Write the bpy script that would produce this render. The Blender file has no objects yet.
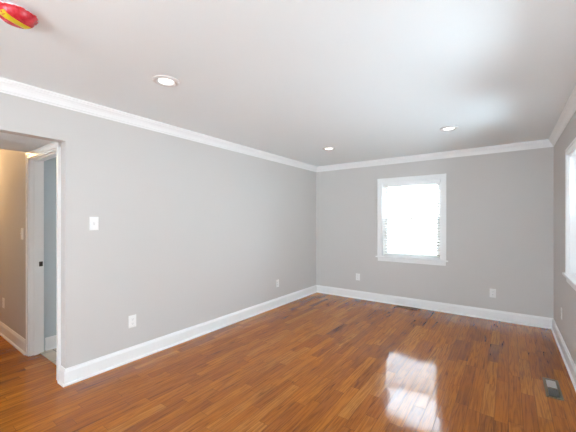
import bpy, bmesh, math, random
from mathutils import Vector, Matrix
random.seed(4)
PI = math.pi
SC = bpy.context.scene
COL = SC.collection

# ------------------------------------------------------------------ camera, sky, exposure
ROOM_W, ROOM_L, ROOM_F, H = 3.52, 5.185, -3.2, 2.44      # width, back wall y, front wall y, ceiling
YO = 1.005                                               # hall opening: far jamb
cam = bpy.data.cameras.new('camera')
cam.sensor_width = 36.0
cam.lens = 306.03 / 576 * 36
cam.shift_y = (220.75 - 216) / 576
cam.clip_start = 0.02
co = bpy.data.objects.new('camera', cam)
co.location = (3.047, 0.0, 1.394)
co.rotation_euler = (PI / 2, 0, math.radians(35.74))
COL.objects.link(co)
SC.camera = co

SKY_STRENGTH = 15.0
world = bpy.data.worlds.new('world')
SC.world = world
world.use_nodes = True
wn, wl = world.node_tree.nodes, world.node_tree.links
wn.clear()
w_out = wn.new('ShaderNodeOutputWorld')
w_bg = wn.new('ShaderNodeBackground')
w_tc = wn.new('ShaderNodeTexCoord')
w_sep = wn.new('ShaderNodeSeparateXYZ')
w_map = wn.new('ShaderNodeMapRange')
w_map.inputs['From Min'].default_value = -1
w_map.inputs['From Max'].default_value = 1
w_ramp = wn.new('ShaderNodeValToRGB')
els = w_ramp.color_ramp.elements
els[0].position, els[0].color = 0.0, (0.66, 0.79, 0.90, 1)
els[1].position, els[1].color = 1.0, (0.60, 0.74, 0.90, 1)
e = els.new(0.49); e.color = (0.78, 0.90, 1.00, 1)
e = els.new(0.56); e.color = (0.74, 0.84, 0.93, 1)
wl.new(w_tc.outputs['Generated'], w_sep.inputs[0])
wl.new(w_sep.outputs['Z'], w_map.inputs['Value'])
wl.new(w_map.outputs[0], w_ramp.inputs[0])
wl.new(w_ramp.outputs[0], w_bg.inputs['Color'])
w_bg.inputs['Strength'].default_value = SKY_STRENGTH
wl.new(w_bg.outputs[0], w_out.inputs[0])

SC.view_settings.view_transform = 'Standard'
SC.view_settings.look = 'None'
SC.view_settings.gamma = 1
SC.view_settings.exposure = 0.29
SC.view_settings.use_curve_mapping = False
SC.cycles.max_bounces = 14
SC.cycles.diffuse_bounces = 10
SC.cycles.glossy_bounces = 4
SC.cycles.transparent_max_bounces = 24
SC.cycles.sample_clamp_indirect = 20
SC.cycles.use_denoising = True

# ------------------------------------------------------------------ materials
def new_mat(name):
    m = bpy.data.materials.new(name)
    m.use_nodes = True
    return m, m.node_tree.nodes, m.node_tree.links, m.node_tree.nodes['Principled BSDF']

def plain(name, col, rough=0.5, metal=0.0, bump=None, vary=0.0, spec=0.5, trans=None):
    """procedural paint / plastic / metal with faint tonal variation and optional fine bump"""
    m, n, l, p = new_mat(name)
    p.inputs['Roughness'].default_value = rough
    p.inputs['Metallic'].default_value = metal
    p.inputs['Specular IOR Level'].default_value = spec
    tc = n.new('ShaderNodeTexCoord')
    nz = n.new('ShaderNodeTexNoise')
    nz.inputs['Scale'].default_value = 2.3
    nz.inputs['Detail'].default_value = 3
    l.new(tc.outputs['Object'], nz.inputs['Vector'])
    mix = n.new('ShaderNodeMix'); mix.data_type = 'RGBA'
    mix.inputs[6].default_value = (*[c * (1 - vary) for c in col], 1)
    mix.inputs[7].default_value = (*[min(1, c * (1 + vary)) for c in col], 1)
    l.new(nz.outputs[0], mix.inputs[0])
    l.new(mix.outputs[2], p.inputs['Base Color'])
    if bump:
        nb = n.new('ShaderNodeTexNoise')
        nb.inputs['Scale'].default_value = bump[0]
        l.new(tc.outputs['Object'], nb.inputs['Vector'])
        b = n.new('ShaderNodeBump')
        b.inputs['Strength'].default_value = bump[1]
        b.inputs['Distance'].default_value = 0.002
        l.new(nb.outputs[0], b.inputs['Height'])
        l.new(b.outputs[0], p.inputs['Normal'])
    return m

def emitter(name, col, strength):
    m, n, l, p = new_mat(name)
    p.inputs['Base Color'].default_value = (0.9, 0.9, 0.9, 1)
    p.inputs['Emission Color'].default_value = (*col, 1)
    p.inputs['Emission Strength'].default_value = strength
    return m

def glass_mat():
    m, n, l, p = new_mat('window_glass')
    n.remove(p)
    out = n['Material Output']
    tr = n.new('ShaderNodeBsdfTransparent'); tr.inputs[0].default_value = (0.96, 0.975, 0.97, 1)
    gl = n.new('ShaderNodeBsdfGlossy'); gl.inputs['Roughness'].default_value = 0.02
    fr = n.new('ShaderNodeFresnel'); fr.inputs[0].default_value = 1.3
    mx = n.new('ShaderNodeMixShader')
    l.new(fr.outputs[0], mx.inputs[0]); l.new(tr.outputs[0], mx.inputs[1]); l.new(gl.outputs[0], mx.inputs[2])
    l.new(mx.outputs[0], out.inputs[0])
    return m

def screen_mat():
    m, n, l, p = new_mat('insect_mesh')
    out = n['Material Output']
    p.inputs['Base Color'].default_value = (0.18, 0.18, 0.18, 1)
    tr = n.new('ShaderNodeBsdfTransparent')
    mx = n.new('ShaderNodeMixShader'); mx.inputs[0].default_value = 0.52
    l.new(tr.outputs[0], mx.inputs[1]); l.new(p.outputs[0], mx.inputs[2])
    l.new(mx.outputs[0], out.inputs[0])
    return m

def slat_mat():
    m, n, l, p = new_mat('blind_slat_vinyl')
    out = n['Material Output']
    p.inputs['Base Color'].default_value = (0.88, 0.87, 0.84, 1)
    p.inputs['Roughness'].default_value = 0.45
    tl = n.new('ShaderNodeBsdfTranslucent'); tl.inputs[0].default_value = (0.9, 0.87, 0.8, 1)
    mx = n.new('ShaderNodeMixShader'); mx.inputs[0].default_value = 0.10
    l.new(p.outputs[0], mx.inputs[1]); l.new(tl.outputs[0], mx.inputs[2])
    l.new(mx.outputs[0], out.inputs[0])
    return m

def oak_mat():
    """narrow strip oak boards running along Y, each with its own tone, grain, flecks and seams"""
    m, n, l, p = new_mat('oak_strip_floor')
    def math_(op, a, b=None, c=None):
        q = n.new('ShaderNodeMath'); q.operation = op
        for i, v in enumerate((a, b, c)):
            if v is None: continue
            if isinstance(v, (int, float)): q.inputs[i].default_value = v
            else: l.new(v, q.inputs[i])
        return q.outputs[0]
    def comb(x, y, z):
        q = n.new('ShaderNodeCombineXYZ')
        for i, v in enumerate((x, y, z)):
            if isinstance(v, (int, float)): q.inputs[i].default_value = v
            else: l.new(v, q.inputs[i])
        return q.outputs[0]
    def white(vec):
        q = n.new('ShaderNodeTexWhiteNoise'); q.noise_dimensions = '3D'
        l.new(vec, q.inputs['Vector']); return q
    def noise(vec, detail=4, rough=0.55, dist=0.0):
        q = n.new('ShaderNodeTexNoise'); q.inputs['Scale'].default_value = 1
        q.inputs['Detail'].default_value = detail; q.inputs['Roughness'].default_value = rough
        q.inputs['Distortion'].default_value = dist
        l.new(vec, q.inputs['Vector']); return q.outputs[0]
    def ramp(fac, stops):
        q = n.new('ShaderNodeValToRGB'); el = q.color_ramp.elements
        el[0].position, el[0].color = stops[0][0], (*stops[0][1], 1)
        el[1].position, el[1].color = stops[-1][0], (*stops[-1][1], 1)
        for pos, c in stops[1:-1]:
            k = el.new(pos); k.color = (*c, 1)
        l.new(fac, q.inputs[0]); return q.outputs[0]
    def mixc(mode, fac, a, b):
        q = n.new('ShaderNodeMix'); q.data_type = 'RGBA'; q.blend_type = mode
        if isinstance(fac, (int, float)): q.inputs[0].default_value = fac
        else: l.new(fac, q.inputs[0])
        for i, v in ((6, a), (7, b)):
            if isinstance(v, tuple): q.inputs[i].default_value = (*v, 1)
            else: l.new(v, q.inputs[i])
        return q.outputs[2]
    tc = n.new('ShaderNodeTexCoord')
    sp = n.new('ShaderNodeSeparateXYZ'); l.new(tc.outputs['Object'], sp.inputs[0])
    X, Y = sp.outputs['X'], sp.outputs['Y']
    BW = 0.083
    u = math_('DIVIDE', math_('ADD', X, 0.022), BW)
    row = math_('FLOOR', u)
    fu = math_('SUBTRACT', u, row)
    rw = white(comb(row, 3.7, 1.1)).outputs['Value']
    rw2 = white(comb(row, 9.2, 5.3)).outputs['Value']
    length = math_('ADD', math_('MULTIPLY', rw2, 0.45), 0.42)
    v = math_('DIVIDE', math_('ADD', Y, math_('MULTIPLY', rw, 9.0)), length)
    idx = math_('FLOOR', v)
    fv = math_('SUBTRACT', v, idx)
    bid = white(comb(row, idx, 2.5))
    br = bid.outputs['Value']
    bs = n.new('ShaderNodeSeparateColor'); l.new(bid.outputs['Color'], bs.inputs[0])
    # board tone
    base = ramp(br, [(0.0, (0.29, 0.088, 0.010)), (0.18, (0.36, 0.107, 0.011)), (0.5, (0.42, 0.131, 0.012)),
                     (0.8, (0.475, 0.156, 0.015)), (1.0, (0.50, 0.185, 0.026))])
    # broad figure (cathedral rings) drawn out along the board
    fig_n = noise(comb(math_('MULTIPLY', X, 11.0), math_('MULTIPLY', Y, 0.55), math_('MULTIPLY', br, 61.0)), 2, 0.5, 0.4)
    rings = math_('SINE', math_('MULTIPLY', fig_n, 60.0))
    rings = math_('MULTIPLY_ADD', rings, 0.5, 0.5)
    ring_c = ramp(rings, [(0.0, (0.52, 0.43, 0.35)), (0.45, (1.0, 1.0, 1.0)), (1.0, (1.08, 1.10, 1.12))])
    col = mixc('MULTIPLY', 0.45, base, ring_c)
    # fine pores
    pores = noise(comb(math_('MULTIPLY', X, 130.0), math_('MULTIPLY', Y, 5.0), math_('MULTIPLY', br, 17.0)), 3, 0.6)
    pore_c = ramp(pores, [(0.34, (0.50, 0.42, 0.34)), (0.50, (1, 1, 1)), (1.0, (1.10, 1.10, 1.10))])
    col = mixc('MULTIPLY', 0.7, col, pore_c)
    # dark mineral streaks in some boards
    stn = noise(comb(math_('MULTIPLY', X, 42.0), math_('MULTIPLY', Y, 3.0), math_('MULTIPLY_ADD', br, 33.0, 7.0)), 3, 0.5, 0.6)
    st = math_('MULTIPLY', ramp(stn, [(0.57, (0, 0, 0)), (0.68, (1, 1, 1))]), math_('GREATER_THAN', bs.outputs[1], 0.40))
    col = mixc('MULTIPLY', math_('MULTIPLY', st, 0.8), col, (0.42, 0.36, 0.34))
    # slow drift of tone over the floor
    dr = noise(comb(math_('MULTIPLY', X, 1.3), math_('MULTIPLY', Y, 0.9), 4.0), 2)
    col = mixc('MULTIPLY', 0.5, col, ramp(dr, [(0.3, (0.85, 0.84, 0.82)), (0.7, (1.1, 1.1, 1.1))]))
    # seams
    ex = math_('MULTIPLY', math_('MINIMUM', fu, math_('SUBTRACT', 1.0, fu)), BW)
    ey = math_('MULTIPLY', math_('MINIMUM', fv, math_('SUBTRACT', 1.0, fv)), length)
    edge = math_('MINIMUM', ex, ey)
    seam = math_('LESS_THAN', edge, 0.0013)
    col = mixc('MIX', math_('MULTIPLY', seam, 0.72), col, (0.06, 0.022, 0.008))
    l.new(col, p.inputs['Base Color'])
    # satin varnish, each board lying a hair out of true
    rg = noise(comb(math_('MULTIPLY', X, 14.0), math_('MULTIPLY', Y, 2.0), 0.0), 2)
    l.new(math_('MULTIPLY_ADD', rg, 0.05, 0.065), p.inputs['Roughness'])
    l.new(math_('MULTIPLY_ADD', seam, -0.30, 0.36), p.inputs['Specular IOR Level'])
    tilt = comb(math_('MULTIPLY', math_('SUBTRACT', bs.outputs[0], 0.5), 0.028),
                math_('MULTIPLY', math_('SUBTRACT', bs.outputs[2], 0.5), 0.010), 1.0)
    bev = math_('MINIMUM', math_('DIVIDE', edge, 0.0025), 1.0)
    hgt = math_('ADD', bev, math_('MULTIPLY', pores, 0.10))
    bp = n.new('ShaderNodeBump'); bp.inputs['Strength'].default_value = 0.12; bp.inputs['Distance'].default_value = 0.0012
    nr = n.new('ShaderNodeVectorMath'); nr.operation = 'NORMALIZE'
    l.new(tilt, nr.inputs[0])
    l.new(hgt, bp.inputs['Height']); l.new(nr.outputs[0], bp.inputs['Normal'])
    l.new(bp.outputs[0], p.inputs['Normal'])
    return m

def tile_mat():
    m, n, l, p = new_mat('stone_floor_tile')
    tc = n.new('ShaderNodeTexCoord')
    br = n.new('ShaderNodeTexBrick')
    br.offset = 0.0
    br.inputs['Scale'].default_value = 1
    br.inputs['Brick Width'].default_value = 0.3
    br.inputs['Row Height'].default_value = 0.3
    br.inputs['Mortar Size'].default_value = 0.004
    br.inputs['Color1'].default_value = (0.78, 0.66, 0.51, 1)
    br.inputs['Color2'].default_value = (0.70, 0.59, 0.46, 1)
    br.inputs['Mortar'].default_value = (0.25, 0.22, 0.19, 1)
    nz = n.new('ShaderNodeTexNoise'); nz.inputs['Scale'].default_value = 12
    mix = n.new('ShaderNodeMix'); mix.data_type = 'RGBA'; mix.blend_type = 'MULTIPLY'; mix.inputs[0].default_value = 0.4
    l.new(tc.outputs['Object'], br.inputs['Vector']); l.new(tc.outputs['Object'], nz.inputs['Vector'])
    l.new(br.outputs['Color'], mix.inputs[6]); l.new(nz.outputs[0], mix.inputs[7])
    l.new(mix.outputs[2], p.inputs['Base Color'])
    p.inputs['Roughness'].default_value = 0.35
    return m

def wrap_mat():
    """thin glossy red film with creases"""
    m, n, l, p = new_mat('red_plastic_film')
    p.inputs['Base Color'].default_value = (0.66, 0.02, 0.035, 1)
    p.inputs['Roughness'].default_value = 0.22
    tc = n.new('ShaderNodeTexCoord')
    nz = n.new('ShaderNodeTexNoise'); nz.inputs['Scale'].default_value = 38; nz.inputs['Detail'].default_value = 3
    l.new(tc.outputs['Object'], nz.inputs['Vector'])
    cr = n.new('ShaderNodeValToRGB')
    cr.color_ramp.elements[0].position, cr.color_ramp.elements[0].color = 0.3, (0.50, 0.008, 0.02, 1)
    cr.color_ramp.elements[1].position, cr.color_ramp.elements[1].color = 0.7, (0.74, 0.05, 0.075, 1)
    l.new(nz.outputs[0], cr.inputs[0]); l.new(cr.outputs[0], p.inputs['Base Color'])
    b = n.new('ShaderNodeBump'); b.inputs['Strength'].default_value = 0.6; b.inputs['Distance'].default_value = 0.004
    l.new(nz.outputs[0], b.inputs['Height']); l.new(b.outputs[0], p.inputs['Normal'])
    return m

WALL = plain('greige_wall_paint', (0.60, 0.578, 0.558), 0.6, bump=(160, 0.06), vary=0.008, spec=0.3)
BATH = plain('blue_grey_wall_paint', (0.54, 0.59, 0.61), 0.6, bump=(160, 0.06), vary=0.008, spec=0.3)
CEIL = plain('white_ceiling_paint', (0.825, 0.87, 0.887), 0.8, bump=(90, 0.05), vary=0.006, spec=0.2)
TRIM = plain('white_gloss_trim', (0.86, 0.86, 0.855), 0.3, vary=0.006)
VINYL = plain('white_vinyl', (0.88, 0.88, 0.88), 0.35, vary=0.004)
PLATE = plain('white_plate_plastic', (0.86, 0.855, 0.84), 0.3, vary=0.004)
DARK = plain('dark_slot', (0.04, 0.04, 0.04), 0.6)
STEEL = plain('brushed_steel', (0.62, 0.62, 0.60), 0.3, metal=1.0, vary=0.03)
BRONZE = plain('olive_bronze_metal', (0.20, 0.16, 0.09), 0.4, metal=0.5, vary=0.08)
BROWN = plain('brown_enamel', (0.13, 0.075, 0.035), 0.4, vary=0.05)
NICKEL = plain('dark_nickel', (0.10, 0.095, 0.085), 0.35, metal=0.7, vary=0.05)
YELLOW = plain('yellow_sticker', (0.72, 0.52, 0.012), 0.35, bump=(60, 0.4), vary=0.18)
CORD = plain('white_cord', (0.8, 0.8, 0.78), 0.7)
GREY = plain('grey_ring_metal', (0.70, 0.69, 0.68), 0.4, vary=0.02)
OAK = oak_mat()
TILE = tile_mat()
GLASS = glass_mat()
MESH = screen_mat()
SLAT = slat_mat()
FILM = wrap_mat()
LENS = emitter('led_lens', (1.0, 0.97, 0.93), 3.0)
HALL_LENS = emitter('warm_lamp_glass', (1.0, 0.64, 0.31), 80.0)

# ------------------------------------------------------------------ mesh helpers
def finish(name, bm, mat, parent=None, smooth=False, bevel=0.0):
    bmesh.ops.remove_doubles(bm, verts=bm.verts, dist=1e-5)
    bmesh.ops.recalc_face_normals(bm, faces=bm.faces)
    me = bpy.data.meshes.new(name)
    bm.to_mesh(me); bm.free()
    me.materials.append(mat)
    if smooth:
        for f in me.polygons: f.use_smooth = True
    o = bpy.data.objects.new(name, me)
    COL.objects.link(o)
    if parent: o.parent = parent
    if bevel:
        md = o.modifiers.new('bevel', 'BEVEL'); md.width = bevel; md.segments = 2
        md.limit_method = 'ANGLE'; md.angle_limit = math.radians(40)
    return o

def box(bm, x0, x1, y0, y1, z0, z1, rot=None):
    r = bmesh.ops.create_cube(bm, size=1)
    c = Vector(((x0 + x1) / 2, (y0 + y1) / 2, (z0 + z1) / 2))
    for v in r['verts']:
        v.co = Vector((v.co.x * (x1 - x0), v.co.y * (y1 - y0), v.co.z * (z1 - z0)))
        if rot is not None: v.co = rot @ v.co
        v.co += c

def lathe(bm, prof, seg=48, cx=0, cy=0, axis='z', wob=None):
    rings = []
    for i, (r, z) in enumerate(prof):
        ring = []
        for k in range(seg):
            a = 2 * PI * k / seg
            rr = r * (wob(i, a) if wob else 1)
            ring.append(bm.verts.new((cx + rr * math.cos(a), cy + rr * math.sin(a), z)))
        rings.append(ring)
    for a, b in zip(rings, rings[1:]):
        for k in range(seg):
            bm.faces.new((a[k], a[(k + 1) % seg], b[(k + 1) % seg], b[k]))
    if prof[0][0] > 1e-6: bm.faces.new(rings[0][::-1])
    if prof[-1][0] > 1e-6: bm.faces.new(rings[-1])

def tube(bm, p0, p1, r, seg=10):
    p0, p1 = Vector(p0), Vector(p1)
    d = (p1 - p0)
    M = Matrix.Translation((p0 + p1) / 2) @ d.to_track_quat('Z', 'Y').to_matrix().to_4x4()
    bmesh.ops.create_cone(bm, cap_ends=True, segments=seg, radius1=r, radius2=r, depth=d.length, matrix=M)

def sweep(bm, prof, pts, norms, ends=(True, True)):
    """profile (out, z) along plan points; norms = list of the wall normals meeting at each point"""
    rings = []
    for p, ns in zip(pts, norms):
        off = Vector((0, 0))
        for q in ns: off += Vector(q)
        rings.append([bm.verts.new((p[0] + off.x * d, p[1] + off.y * d, z)) for d, z in prof])
    m = len(prof)
    for a, b in zip(rings, rings[1:]):
        for k in range(m):
            bm.faces.new((a[k], a[(k + 1) % m], b[(k + 1) % m], b[k]))
    bm.faces.new(rings[0]); bm.faces.new(rings[-1][::-1])

def wall(name, axis, p0, p1, u0, u1, z0, z1, holes=(), mat=None):
    """slab between p0 and p1 on its axis, with rectangular holes (u0,u1,z0,z1)"""
    us = sorted({u0, u1, *[h[0] for h in holes], *[h[1] for h in holes]})
    zs = sorted({z0, z1, *[h[2] for h in holes], *[h[3] for h in holes]})
    us = [u for u in us if u0 <= u <= u1]; zs = [z for z in zs if z0 <= z <= z1]
    def solid(i, j):
        if i < 0 or j < 0 or i >= len(us) - 1 or j >= len(zs) - 1: return False
        uc, zc = (us[i] + us[i + 1]) / 2, (zs[j] + zs[j + 1]) / 2
        return not any(h[0] < uc < h[1] and h[2] < zc < h[3] for h in holes)
    bm = bmesh.new()
    def P(p, u, z): return bm.verts.new((p, u, z) if axis == 'x' else (u, p, z))
    def quad(*a): bm.faces.new([P(*q) for q in a])
    for i in range(len(us) - 1):
        for j in range(len(zs) - 1):
            if not solid(i, j): continue
            a, b, c, d = us[i], us[i + 1], zs[j], zs[j + 1]
            for p in (p0, p1): quad((p, a, c), (p, b, c), (p, b, d), (p, a, d))
            if not solid(i - 1, j): quad((p0, a, c), (p1, a, c), (p1, a, d), (p0, a, d))
            if not solid(i + 1, j): quad((p0, b, c), (p1, b, c), (p1, b, d), (p0, b, d))
            if not solid(i, j - 1): quad((p0, a, c), (p1, a, c), (p1, b, c), (p0, b, c))
            if not solid(i, j + 1): quad((p0, a, d), (p1, a, d), (p1, b, d), (p0, b, d))
    o = finish(name, bm, mat or WALL)
    o['kind'] = 'structure'
    return o

def slab(name, x0, x1, y0, y1, z0, z1, mat):
    bm = bmesh.new(); box(bm, x0, x1, y0, y1, z0, z1)
    o = finish(name, bm, mat); o['kind'] = 'structure'
    return o

def thing(name, label, cat, loc, rotz=0.0, group=None):
    o = bpy.data.objects.new(name, None)
    o.empty_display_size = 0.05
    COL.objects.link(o)
    o.location = loc
    o.rotation_euler = (0, 0, rotz)
    o['label'] = label; o['category'] = cat
    if group: o['group'] = group
    return o

def dup(root, loc, rotz, label, name=None):
    r = root.copy(); COL.objects.link(r)
    r.location = loc; r.rotation_euler = (0, 0, rotz); r['label'] = label
    for ch in list(root.children):
        c = ch.copy(); COL.objects.link(c); c.parent = r
        for g in list(ch.children):
            d = g.copy(); COL.objects.link(d); d.parent = c
    return r

# ------------------------------------------------------------------ room shell
TW = 0.16                                   # outer wall thickness
WIN_W, WIN_Z0, WIN_Z1 = 0.93, 0.77, 2.045   # rough opening of the double hung windows
FX, FW = 2.35, 2.1
FWY, FWW, FWZ0, FWZ1 = -1.65, 2.8, 0.25, 2.26      # unseen left-wall picture window, added to brighten the far right side
RW_Z0, RW_Z1 = 0.865, 2.02                  # the right-hand windows sit a little higher
BX = 1.751                                  # back window centre
RY = 3.48                                   # right window centre
RY2 = 1.95                                  # second right-hand window, unseen, added for more daylight
HALL_X, HALL_Y0, SOFFIT_X, SOFFIT_Z = -3.3, 0.0, -0.99, 2.10
DX0, DX1, DZ = -0.96, -0.16, 2.04             # rough opening of the doorway in the hall

slab('floor', HALL_X - 0.1, ROOM_W + TW, ROOM_F - TW, ROOM_L + TW, -0.08, 0.0, OAK)
slab('ceiling', -0.10, ROOM_W + TW, ROOM_F - TW, ROOM_L + TW, H, H + 0.08, CEIL)
slab('ceiling_hall', HALL_X - 0.1, -0.10, HALL_Y0 - 0.1, 3.3, H, H + 0.08, CEIL)
wall('wall_left', 'x', -0.10, 0.0, ROOM_F, ROOM_L, 0, H, [(0.03, YO, -1, 2.07), (FWY - FWW / 2, FWY + FWW / 2, FWZ0, FWZ1)])
wall('wall_back', 'y', ROOM_L, ROOM_L + TW, -0.10, ROOM_W + TW, 0, H,
     [(BX - WIN_W / 2, BX + WIN_W / 2, WIN_Z0, WIN_Z1)])
wall('wall_right', 'x', ROOM_W, ROOM_W + TW, ROOM_F, ROOM_L, 0, H,
     [(RY - WIN_W / 2, RY + WIN_W / 2, RW_Z0, RW_Z1), (RY2 - WIN_W / 2, RY2 + WIN_W / 2, RW_Z0, RW_Z1)])
wall('wall_front', 'y', ROOM_F - TW, ROOM_F, -0.10, ROOM_W + TW, 0, H, [(FX - FW / 2, FX + FW / 2, FWZ0, FWZ1)])
# hall behind the opening and the tiled room beyond it
wall('wall_hall_right', 'y', YO, YO + 0.10, HALL_X, -0.10, 0, H, [(DX0, DX1, -1, DZ)])
wall('wall_hall_left', 'y', HALL_Y0 - 0.10, HALL_Y0, HALL_X, -0.10, 0, H)
wall('wall_hall_end', 'x', HALL_X - 0.1, HALL_X, HALL_Y0 - 0.1, YO + 0.1, 0, H)
slab('soffit_hall', SOFFIT_X, -0.10, HALL_Y0, YO, SOFFIT_Z, H, CEIL)
wall('wall_bath_left', 'x', DX0 - 0.12, DX0 - 0.02, YO + 0.10, 3.2, 0, H, mat=BATH)
BWC, BWW = -0.54, 0.74
wall('wall_bath_back', 'y', 3.2, 3.3, DX0 - 0.12, -0.10, 0, H, [(BWC - BWW / 2, BWC + BWW / 2, 0.60, WIN_Z1)])
slab('floor_bath', DX0 - 0.02, -0.10, YO + 0.085, 3.2, 0.0, 0.006, TILE)

# baseboards with shoe moulding
BASE = [(0, 0), (0.027, 0), (0.0265, 0.008), (0.022, 0.016), (0.0145, 0.019), (0.0145, 0.112), (0.0115, 0.118),
        (0.0115, 0.122), (0.007, 0.130), (0.006, 0.138), (0, 0.140)]
def base(name, pts, norms):
    bm = bmesh.new(); sweep(bm, BASE, pts, norms)
    o = finish(name, bm, TRIM); o['kind'] = 'structure'
    return o
nL, nB, nR, nF = (1, 0), (0, -1), (-1, 0), (0, 1)
base('baseboard_left', [(-0.098, YO), (0, YO), (0, ROOM_L)], [[nB], [nB, nL], [nL, nB]])
base('baseboard_back', [(0, ROOM_L), (ROOM_W, ROOM_L)], [[nL, nB], [nB, nR]])
base('baseboard_right', [(ROOM_W, ROOM_L), (ROOM_W, ROOM_F)], [[nB, nR], [nR, nF]])
base('baseboard_front', [(ROOM_W, ROOM_F), (0, ROOM_F)], [[nR, nF], [nF, nL]])
base('baseboard_near_left', [(0, ROOM_F), (0, 0.03)], [[nF, nL], [nL]])
base('baseboard_hall', [(HALL_X, YO), (DX0 - 0.058, YO)], [[nB], [nB]])
base('baseboard_bath', [(DX0 - 0.02, YO + 0.135), (DX0 - 0.02, 3.2)], [[nL], [nL]])

# crown moulding
CROWN = [(0, H), (0, H - 0.096), (0.009, H - 0.096), (0.010, H - 0.084), (0.015, H - 0.080), (0.017, H - 0.066),
         (0.024, H - 0.048), (0.034, H - 0.034), (0.042, H - 0.026), (0.044, H - 0.016), (0.051, H - 0.014), (0.052, H)]
def crown(name, pts, norms):
    bm = bmesh.new(); sweep(bm, CROWN, pts, norms)
    o = finish(name, bm, TRIM); o['kind'] = 'structure'
crown('trim_1', [(0, ROOM_F), (0, ROOM_L)], [[nF, nL], [nL, nB]])
crown('trim_2', [(0, ROOM_L), (ROOM_W, ROOM_L)], [[nL, nB], [nB, nR]])
crown('trim_3', [(ROOM_W, ROOM_L), (ROOM_W, ROOM_F)], [[nB, nR], [nR, nF]])
crown('trim_4', [(ROOM_W, ROOM_F), (0, ROOM_F)], [[nR, nF], [nF, nL]])

# ------------------------------------------------------------------ hall doorway: jambs, stops, casings
door = bpy.data.objects.new('door_1', None); COL.objects.link(door)
door.location = ((DX0 + DX1) / 2, YO, 0); door['kind'] = 'structure'
hw = (DX1 - DX0) / 2
bm = bmesh.new()
T = 0.016
box(bm, -hw, -hw + T, -0.002, 0.115, 0, DZ)
box(bm, hw - T, hw, -0.002, 0.115, 0, DZ)
box(bm, -hw, hw, -0.002, 0.115, DZ - T, DZ)
finish('jamb', bm, TRIM, door, bevel=0.001)
bm = bmesh.new()
box(bm, -hw + T, -hw + T + 0.012, 0.030, 0.068, 0, DZ - T)
box(bm, hw - T - 0.012, hw - T, 0.030, 0.068, 0, DZ - T)
box(bm, -hw + T, hw - T, 0.030, 0.068, DZ - T - 0.012, DZ - T)
finish('door_stop', bm, TRIM, door, bevel=0.001)
bm = bmesh.new()
CW = 0.060
for s in (-1, 1):
    x = s * (hw - 0.006)
    a, b = sorted((x, x + s * CW))
    box(bm, a, b, -0.014, 0, 0, DZ - 0.006 + CW)
    a, b = sorted((x + s * CW * 0.62, x + s * CW))
    box(bm, a, b, -0.020, -0.012, 0, DZ - 0.006 + CW)
box(bm, -hw - CW + 0.006, hw + CW - 0.006, -0.0141, 0, DZ - 0.006, DZ - 0.006 + CW)
box(bm, -hw - CW + 0.006, hw + CW - 0.006, -0.0201, -0.012, DZ - 0.006 + CW * 0.62, DZ - 0.006 + CW)
finish('casing', bm, TRIM, door, bevel=0.0015)
bm = bmesh.new()
box(bm, -hw + T, -hw + T + 0.003, 0.074, 0.106, 0.915, 0.965)
sp = finish('strike_plate', bm, NICKEL, door, bevel=0.001); sp['label'] = 'dark metal strike plate'
bm = bmesh.new()
box(bm, -hw + T + 0.002, -hw + T + 0.004, 0.083, 0.097, 0.928, 0.952)
finish('latch_hole', bm, DARK, sp)

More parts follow.
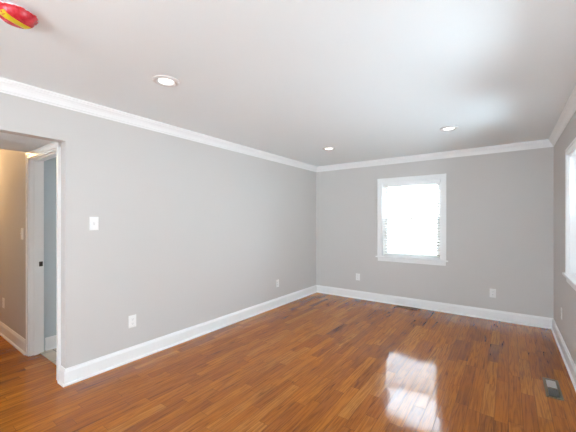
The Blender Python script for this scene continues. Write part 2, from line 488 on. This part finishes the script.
# ------------------------------------------------------------------ windows
def make_window(name, loc, rotz, w, z0, z1, picture=False):
    """double hung window; local x along the wall, local y outward, origin on the inner wall face at floor level"""
    r = bpy.data.objects.new(name, None); COL.objects.link(r)
    r.location = loc; r.rotation_euler = (0, 0, rotz); r['kind'] = 'structure'
    h = w / 2
    cw, ct = 0.066, 0.018
    bm = bmesh.new()
    for s in (-1, 1):
        a, b = sorted((s * h, s * (h + cw)))
        box(bm, a, b, -0.013, 0, z0, z1 + cw)
        a, b = sorted((s * (h + cw * 0.66), s * (h + cw)))
        box(bm, a, b, -ct - 0.003, -0.012, z0, z1 + cw)
        a, b = sorted((s * h, s * (h + 0.010)))
        box(bm, a, b, -0.0165, -0.012, z0, z1 + 0.010)
    box(bm, -h - cw, h + cw, -0.0131, 0, z1, z1 + cw)
    box(bm, -h - cw, h + cw, -ct - 0.0031, -0.012, z1 + cw * 0.66, z1 + cw)
    finish('casing', bm, TRIM, r, bevel=0.002)
    bm = bmesh.new()
    box(bm, -h - cw - 0.025, h + cw + 0.025, -0.042, 0.0, z0, z0 + 0.021)
    box(bm, -h, h, 0, 0.06, z0, z0 + 0.021)
    finish('stool', bm, TRIM, r, bevel=0.004)
    bm = bmesh.new()
    box(bm, -h - cw + 0.006, h + cw - 0.006, -0.014, 0, z0 - 0.062, z0)
    box(bm, -h - cw + 0.006, h + cw - 0.006, -0.020, -0.013, z0 - 0.014, z0)
    finish('apron', bm, TRIM, r, bevel=0.002)
    zb = z0 + 0.021
    bm = bmesh.new()                                   # liner + vinyl frame
    t = 0.014
    for s in (-1, 1):
        a, b = sorted((s * h, s * (h - t))); box(bm, a, b, 0, TW, z0 + 0.0, z1)
        a, b = sorted((s * h, s * (h - 0.034))); box(bm, a, b, 0.055, 0.15, zb, z1)
    box(bm, -h, h, 0, TW, z1 - t, z1)
    box(bm, -h, h, 0.055, 0.15, z1 - 0.034, z1)
    box(bm, -h, h, 0.0599, TW + 0.02, z0, z0 + 0.034)
    finish('window_frame', bm, VINYL, r)
    x0 = h - 0.034
    zl, zh = z0 + 0.034, z1 - 0.034
    zm = (zl + zh) / 2
    rl = 0.042
    def sash(zs, ze, y0, y1, bottom):
        bm = bmesh.new()
        for s in (-1, 1):
            a, b = sorted((s * x0, s * (x0 - rl))); box(bm, a, b, y0, y1, zs, ze)
        box(bm, -x0, x0, y0, y1, ze - (0.034 if bottom else rl), ze)
        box(bm, -x0, x0, y0, y1, zs, zs + (rl + 0.012 if bottom else 0.034))
        o = finish('sash', bm, VINYL, r, bevel=0.002)
        bm = bmesh.new(); yc = (y0 + y1) / 2
        box(bm, -x0 + rl - 0.004, x0 - rl + 0.004, yc - 0.003, yc + 0.003, zs + 0.03, ze - 0.03)
        finish('pane', bm, GLASS, o)
        return o
    if picture:
        sash(zl, zh, 0.075, 0.115, True)
        return r
    lo = sash(zl, zm + 0.017, 0.066, 0.098, True)
    sash(zm - 0.017, zh, 0.102, 0.134, False)
    bm = bmesh.new()
    box(bm, -0.03, 0.03, 0.052, 0.070, zm + 0.017, zm + 0.031)
    box(bm, -0.012, 0.032, 0.046, 0.060, zm + 0.029, zm + 0.037)
    finish('sash_lock', bm, VINYL, lo, bevel=0.002)
    bm = bmesh.new()
    bmesh.ops.create_grid(bm, x_segments=1, y_segments=1, size=1,
                          matrix=Matrix.Translation((0, 0.145, (zl + zm) / 2)) @ Matrix.Rotation(PI / 2, 4, 'X')
                          @ Matrix.Diagonal((x0, (zm - zl) / 2, 1, 1)))
    finish('insect_screen', bm, MESH, r)
    return r

make_window('window_1', (BX, ROOM_L, 0), 0, WIN_W, WIN_Z0, WIN_Z1)
make_window('window_2', (ROOM_W, RY, 0), -PI / 2, WIN_W, RW_Z0, RW_Z1)
make_window('window_3_added', (ROOM_W, RY2, 0), -PI / 2, WIN_W, RW_Z0, RW_Z1)  # unseen, added to light the ceiling and left wall
make_window('window_5_added', (0, FWY, 0), PI / 2, FWW, FWZ0, FWZ1, picture=True)  # added opening, never in view, throws daylight on the right wall
make_window('window_4_added', (FX, ROOM_F, 0), PI, FW, FWZ0, FWZ1, picture=True)  # unseen front window, added to send daylight onto the back wall
make_window('window_6_added', (BWC, 3.2, 0), 0, BWW, 0.60, WIN_Z1)  # window added out of view to brighten the tiled room

# white horizontal blind hanging inside the back window
def make_blind(label, loc, rotz):
    t = thing('window_blind', label, 'window blind', loc, rotz)
    h = WIN_W / 2 - 0.020
    top, bot = WIN_Z1 - 0.016, WIN_Z0 + 0.034
    bm = bmesh.new()
    box(bm, -h, h, 0.004, 0.050, top - 0.046, top)
    box(bm, -h - 0.001, h + 0.001, -0.002, 0.004, top - 0.056, top)
    finish('headrail', bm, VINYL, t, bevel=0.002)
    pitch, dep, tilt = 0.0430, 0.048, math.radians(20)
    bm = bmesh.new()
    n = 6; ring = []
    for sx in (-h + 0.004, h - 0.004):
        up, dn = [], []
        for k in range(n + 1):
            q = k / n - 0.5
            y, z = q * dep, 0.0025 * (1 - 4 * q * q)
            yy, zz = y * math.cos(tilt) - z * math.sin(tilt), y * math.sin(tilt) + z * math.cos(tilt)
            up.append(bm.verts.new((sx, yy, zz + 0.0011))); dn.append(bm.verts.new((sx, yy, zz - 0.0011)))
        ring.append(up + dn[::-1])
    m = len(ring[0])
    for k in range(m):
        bm.faces.new((ring[0][k], ring[0][(k + 1) % m], ring[1][(k + 1) % m], ring[1][k]))
    bm.faces.new(ring[0]); bm.faces.new(ring[1][::-1])
    first = finish('slat', bm, SLAT, t)
    zz, k = top - 0.070, 0
    while zz > bot + 0.03:
        o = first if k == 0 else first.copy()
        if k: COL.objects.link(o); o.parent = t
        o.location = (0, 0.027, zz)
        zz -= pitch; k += 1
    bm = bmesh.new(); box(bm, -h + 0.004, h - 0.004, 0.003, 0.051, bot - 0.010, bot + 0.010)
    finish('bottom_rail', bm, VINYL, t, bevel=0.003)
    bm = bmesh.new()
    for x in (-0.30, 0.0, 0.30):
        for y in (0.001, 0.053): tube(bm, (x, y, bot), (x, y, top - 0.05), 0.0009, 6)
    finish('ladder_cord', bm, CORD, t)
    bm = bmesh.new(); tube(bm, (-h + 0.055, -0.008, top - 0.05), (-h + 0.055, -0.010, top - 0.55), 0.004, 8)
    finish('tilt_wand', bm, PLATE, t)
    return t
make_blind('white horizontal slat blind lowered inside the back wall window', (BX, ROOM_L, 0), 0)

# ------------------------------------------------------------------ recessed lights
def make_downlight(label, loc):
    t = thing('recessed_light', label, 'ceiling light', loc, 0, 'recessed ceiling lights')
    bm = bmesh.new()
    lathe(bm, [(0.094, 0.0), (0.094, -0.003), (0.088, -0.009), (0.074, -0.013), (0.066, -0.012), (0.060, -0.008), (0.053, -0.004), (0.053, 0.0)], 64)
    finish('trim_ring', bm, GREY, t, smooth=True)
    bm = bmesh.new()
    lathe(bm, [(0.0535, -0.0005), (0.053, -0.0045), (0.030, -0.005), (0.0, -0.005)], 48)
    finish('lens', bm, LENS, t, smooth=True)
    return t
L1 = make_downlight('round white recessed light shining nearest above the long left wall', (0.970, 1.325, H))
dup(L1, (0.945, 3.93, H), 0, 'small lit recessed light close to the far left ceiling corner')
dup(L1, (2.501, 3.87, H), 0, 'lit recessed light on the ceiling in front of the back window')
dup(L1, (2.50, 1.255, H), 0, 'recessed light cut off by the top edge of the photo')

ALARM_TURN = math.radians(112)
# smoke alarm still in its red dust cover
def make_alarm(loc):
    t = thing('smoke_alarm', 'round smoke alarm on ceiling in red plastic dust cover with yellow label', 'smoke alarm', loc, 0)
    bm = bmesh.new()
    lathe(bm, [(0.070, 0.0), (0.070, -0.010), (0.066, -0.014), (0.0, -0.014)], 48)
    finish('mounting_base', bm, PLATE, t)
    rnd = random.Random(7)
    ph = [rnd.uniform(0, 6.28) for _ in range(8)]
    def wob(i, a):
        am = (0.055, 0.045, 0.03, 0.012, 0.012, 0.01, 0.008, 0.0)[min(i, 7)]
        return 1 + am * (0.55 * math.sin(7 * a + ph[0]) + 0.45 * math.sin(17 * a + ph[1] + i * 0.5) + 0.3 * math.sin(29 * a + ph[2]))
    bm = bmesh.new()
    lathe(bm, [(0.083, -0.0115), (0.085, -0.014), (0.078, -0.017), (0.073, -0.026), (0.069, -0.040), (0.060, -0.049), (0.035, -0.053), (0.0, -0.054)], 96, wob=wob)
    cov = finish('dust_cover', bm, FILM, t, smooth=True); cov['label'] = 'red wrinkled plastic cover'
    # yellow label: a band laid across the face, folding down over both rims
    bm = bmesh.new()
    rows = []
    for q in (-0.0715, -0.0695, -0.061, -0.040, -0.015, 0.010, 0.030, 0.045, 0.053):
        z = -0.0552 + 0.0025 * (q / 0.05) ** 2 + (0.012 if abs(q) > 0.069 else 0.004 if abs(q) > 0.060 else 0)
        rows.append([bm.verts.new((q, -0.024 + 0.040 * k / 4 + 0.0015 * math.sin(40 * q + k), z)) for k in range(5)])
    for a, b in zip(rows, rows[1:]):
        for k in range(4): bm.faces.new((a[k], a[k + 1], b[k + 1], b[k]))
    lab = finish('warning_label', bm, YELLOW, cov, smooth=True); lab['label'] = 'yellow label strip'
    md = lab.modifiers.new('thick', 'SOLIDIFY'); md.thickness = 0.0015; md.offset = 0
    lab.rotation_euler = (0, 0, ALARM_TURN)
    return t
make_alarm((1.048, 0.450, H))

# ------------------------------------------------------------------ wall plates (local +y points into the wall)
def plate_mesh(w, h):
    bm = bmesh.new()
    d = 0.0055
    v = []
    for (iw, y) in ((0.0, 0.0), (0.0, -0.003), (0.004, -d)):
        a, b = w / 2 - iw, h / 2 - iw
        v.append([bm.verts.new((x, y, z)) for x, z in ((-a, -b), (a, -b), (a, b), (-a, b))])
    for p, q in zip(v, v[1:]):
        for k in range(4): bm.faces.new((p[k], p[(k + 1) % 4], q[(k + 1) % 4], q[k]))
    bm.faces.new(v[0]); bm.faces.new(v[-1])
    return bm
def screw(parent, z):
    bm = bmesh.new(); tube(bm, (0, -0.0050, z), (0, -0.0066, z), 0.0032, 14)
    return finish('screw', bm, PLATE, parent)
def make_outlet(label, loc, rotz):
    t = thing('electrical_outlet', label, 'electrical outlet', loc, rotz, 'wall outlets')
    finish('cover_plate', plate_mesh(0.075, 0.121), PLATE, t)
    for z in (-0.0205, 0.0205):
        bm = bmesh.new()
        vs = []
        for y in (-0.005, -0.0072):
            ring = []
            for k in range(28):
                a = 2 * PI * k / 28
                ring.append(bm.verts.new((0.0165 * math.cos(a), y, z + max(-0.0135, min(0.0135, 0.0168 * math.sin(a))))))
            vs.append(ring)
        for k in range(28): bm.faces.new((vs[0][k], vs[0][(k + 1) % 28], vs[1][(k + 1) % 28], vs[1][k]))
        bm.faces.new(vs[0]); bm.faces.new(vs[1])
        s = finish('socket', bm, PLATE, t)
        bm = bmesh.new()
        box(bm, -0.0075, -0.0055, -0.0076, -0.0065, z - 0.001, z + 0.0075)
        box(bm, 0.0055, 0.0075, -0.0076, -0.0065, z - 0.001, z + 0.0065)
        tube(bm, (0, -0.0065, z - 0.0075), (0, -0.0076, z - 0.0075), 0.0024, 10)
        finish('slots', bm, DARK, s)
    screw(t, 0.0)
    return t
def make_switch(label, loc, rotz):
    t = thing('light_switch', label, 'light switch', loc, rotz, 'toggle switches')
    finish('cover_plate', plate_mesh(0.075, 0.121), PLATE, t)
    bm = bmesh.new(); box(bm, -0.0052, 0.0052, -0.0062, -0.005, -0.0125, 0.0125)
    sl = finish('toggle_frame', bm, GREY, t)
    bm = bmesh.new(); box(bm, -0.004, 0.004, -0.018, -0.005, -0.001, 0.009, Matrix.Rotation(math.radians(-22), 3, 'X'))
    finish('toggle', bm, PLATE, t, bevel=0.001)
    for z in (-0.030, 0.030): screw(t, z)
    return t
RL, RB, RR = PI / 2, 0.0, -PI / 2      # left wall, back wall, right wall
O1 = make_outlet('white duplex outlet low on the left wall, nearest the hall opening', (0, 1.573, 0.390), RL)
dup(O1, (0, 3.94, 0.375), RL, 'white duplex outlet on the left wall near the far corner')
dup(O1, (0.860, ROOM_L, 0.386), RB, 'white duplex outlet on back wall left of the window')
dup(O1, (2.870, ROOM_L, 0.374), RB, 'white duplex outlet on back wall right of the window')
dup(O1, (ROOM_W, 4.44, 0.385), RR, 'white duplex outlet on the right wall beneath the side window')
dup(O1, (-1.955, YO, 0.390), RB, 'white outlet low on the tan hall wall left of doorway')
S1 = make_switch('white toggle switch on the left wall beside the hall opening', (0, 1.223, 1.369), RL)
dup(S1, (-1.205, YO, 1.252), RB, 'white toggle switch on the tan hall wall by the door frame')

# ------------------------------------------------------------------ floor registers
def make_register(label, loc, rotz, w, ln, fm, lm):
    t = thing('floor_register', label, 'floor vent', loc, rotz, 'floor registers')
    a, b = w / 2, ln / 2
    bw = 0.020
    bm = bmesh.new()
    box(bm, -a, -a + bw, -b, b, 0.0, 0.007); box(bm, a - bw, a, -b, b, 0.0, 0.007)
    box(bm, -a + bw, a - bw, -b, -b + bw, 0.0, 0.007); box(bm, -a + bw, a - bw, b - bw, b, 0.0, 0.007)
    box(bm, -a + bw, a - bw, -0.004, 0.004, 0.0, 0.0065)
    finish('frame', bm, fm, t, bevel=0.0015)
    bm = bmesh.new(); box(bm, -a + bw, a - bw, -b + bw, b - bw, 0.0, 0.0006)
    finish('damper', bm, DARK, t)
    pitch = 0.0078
    n = int((b - bw - 0.012) / pitch)
    for half in (-1, 1):
        for k in range(n):
            yc = half * (0.012 + k * pitch)
            bm = bmesh.new()
            box(bm, -a + bw, a - bw, yc - 0.0046, yc + 0.0046, 0.0037, 0.0043, Matrix.Rotation(half * 0.66, 3, 'X'))
            finish('louver', bm, lm, t)
    return t
make_register('long metal floor register in the boards near the right wall', (3.345, 3.345, 0), 0, 0.105, 0.36, BRONZE, STEEL)
make_register('low brown floor register against the back baseboard under the window', (1.73, 5.085, 0), PI / 2, 0.11, 0.34, BROWN, BROWN)

# ------------------------------------------------------------------ warm ceiling lamp further down the hall (out of frame)
hl = thing('ceiling_lamp', 'warm glowing round lamp on the hall ceiling', 'ceiling lamp', (-2.60, 0.50, H))
bm = bmesh.new(); lathe(bm, [(0.13, 0), (0.13, -0.02), (0.12, -0.03), (0.0, -0.03)], 40)
finish('canopy', bm, STEEL, hl)
bm = bmesh.new(); lathe(bm, [(0.115, -0.03), (0.112, -0.055), (0.085, -0.08), (0.04, -0.093), (0.0, -0.095)], 40)
finish('lamp_shade', bm, HALL_LENS, hl, smooth=True)
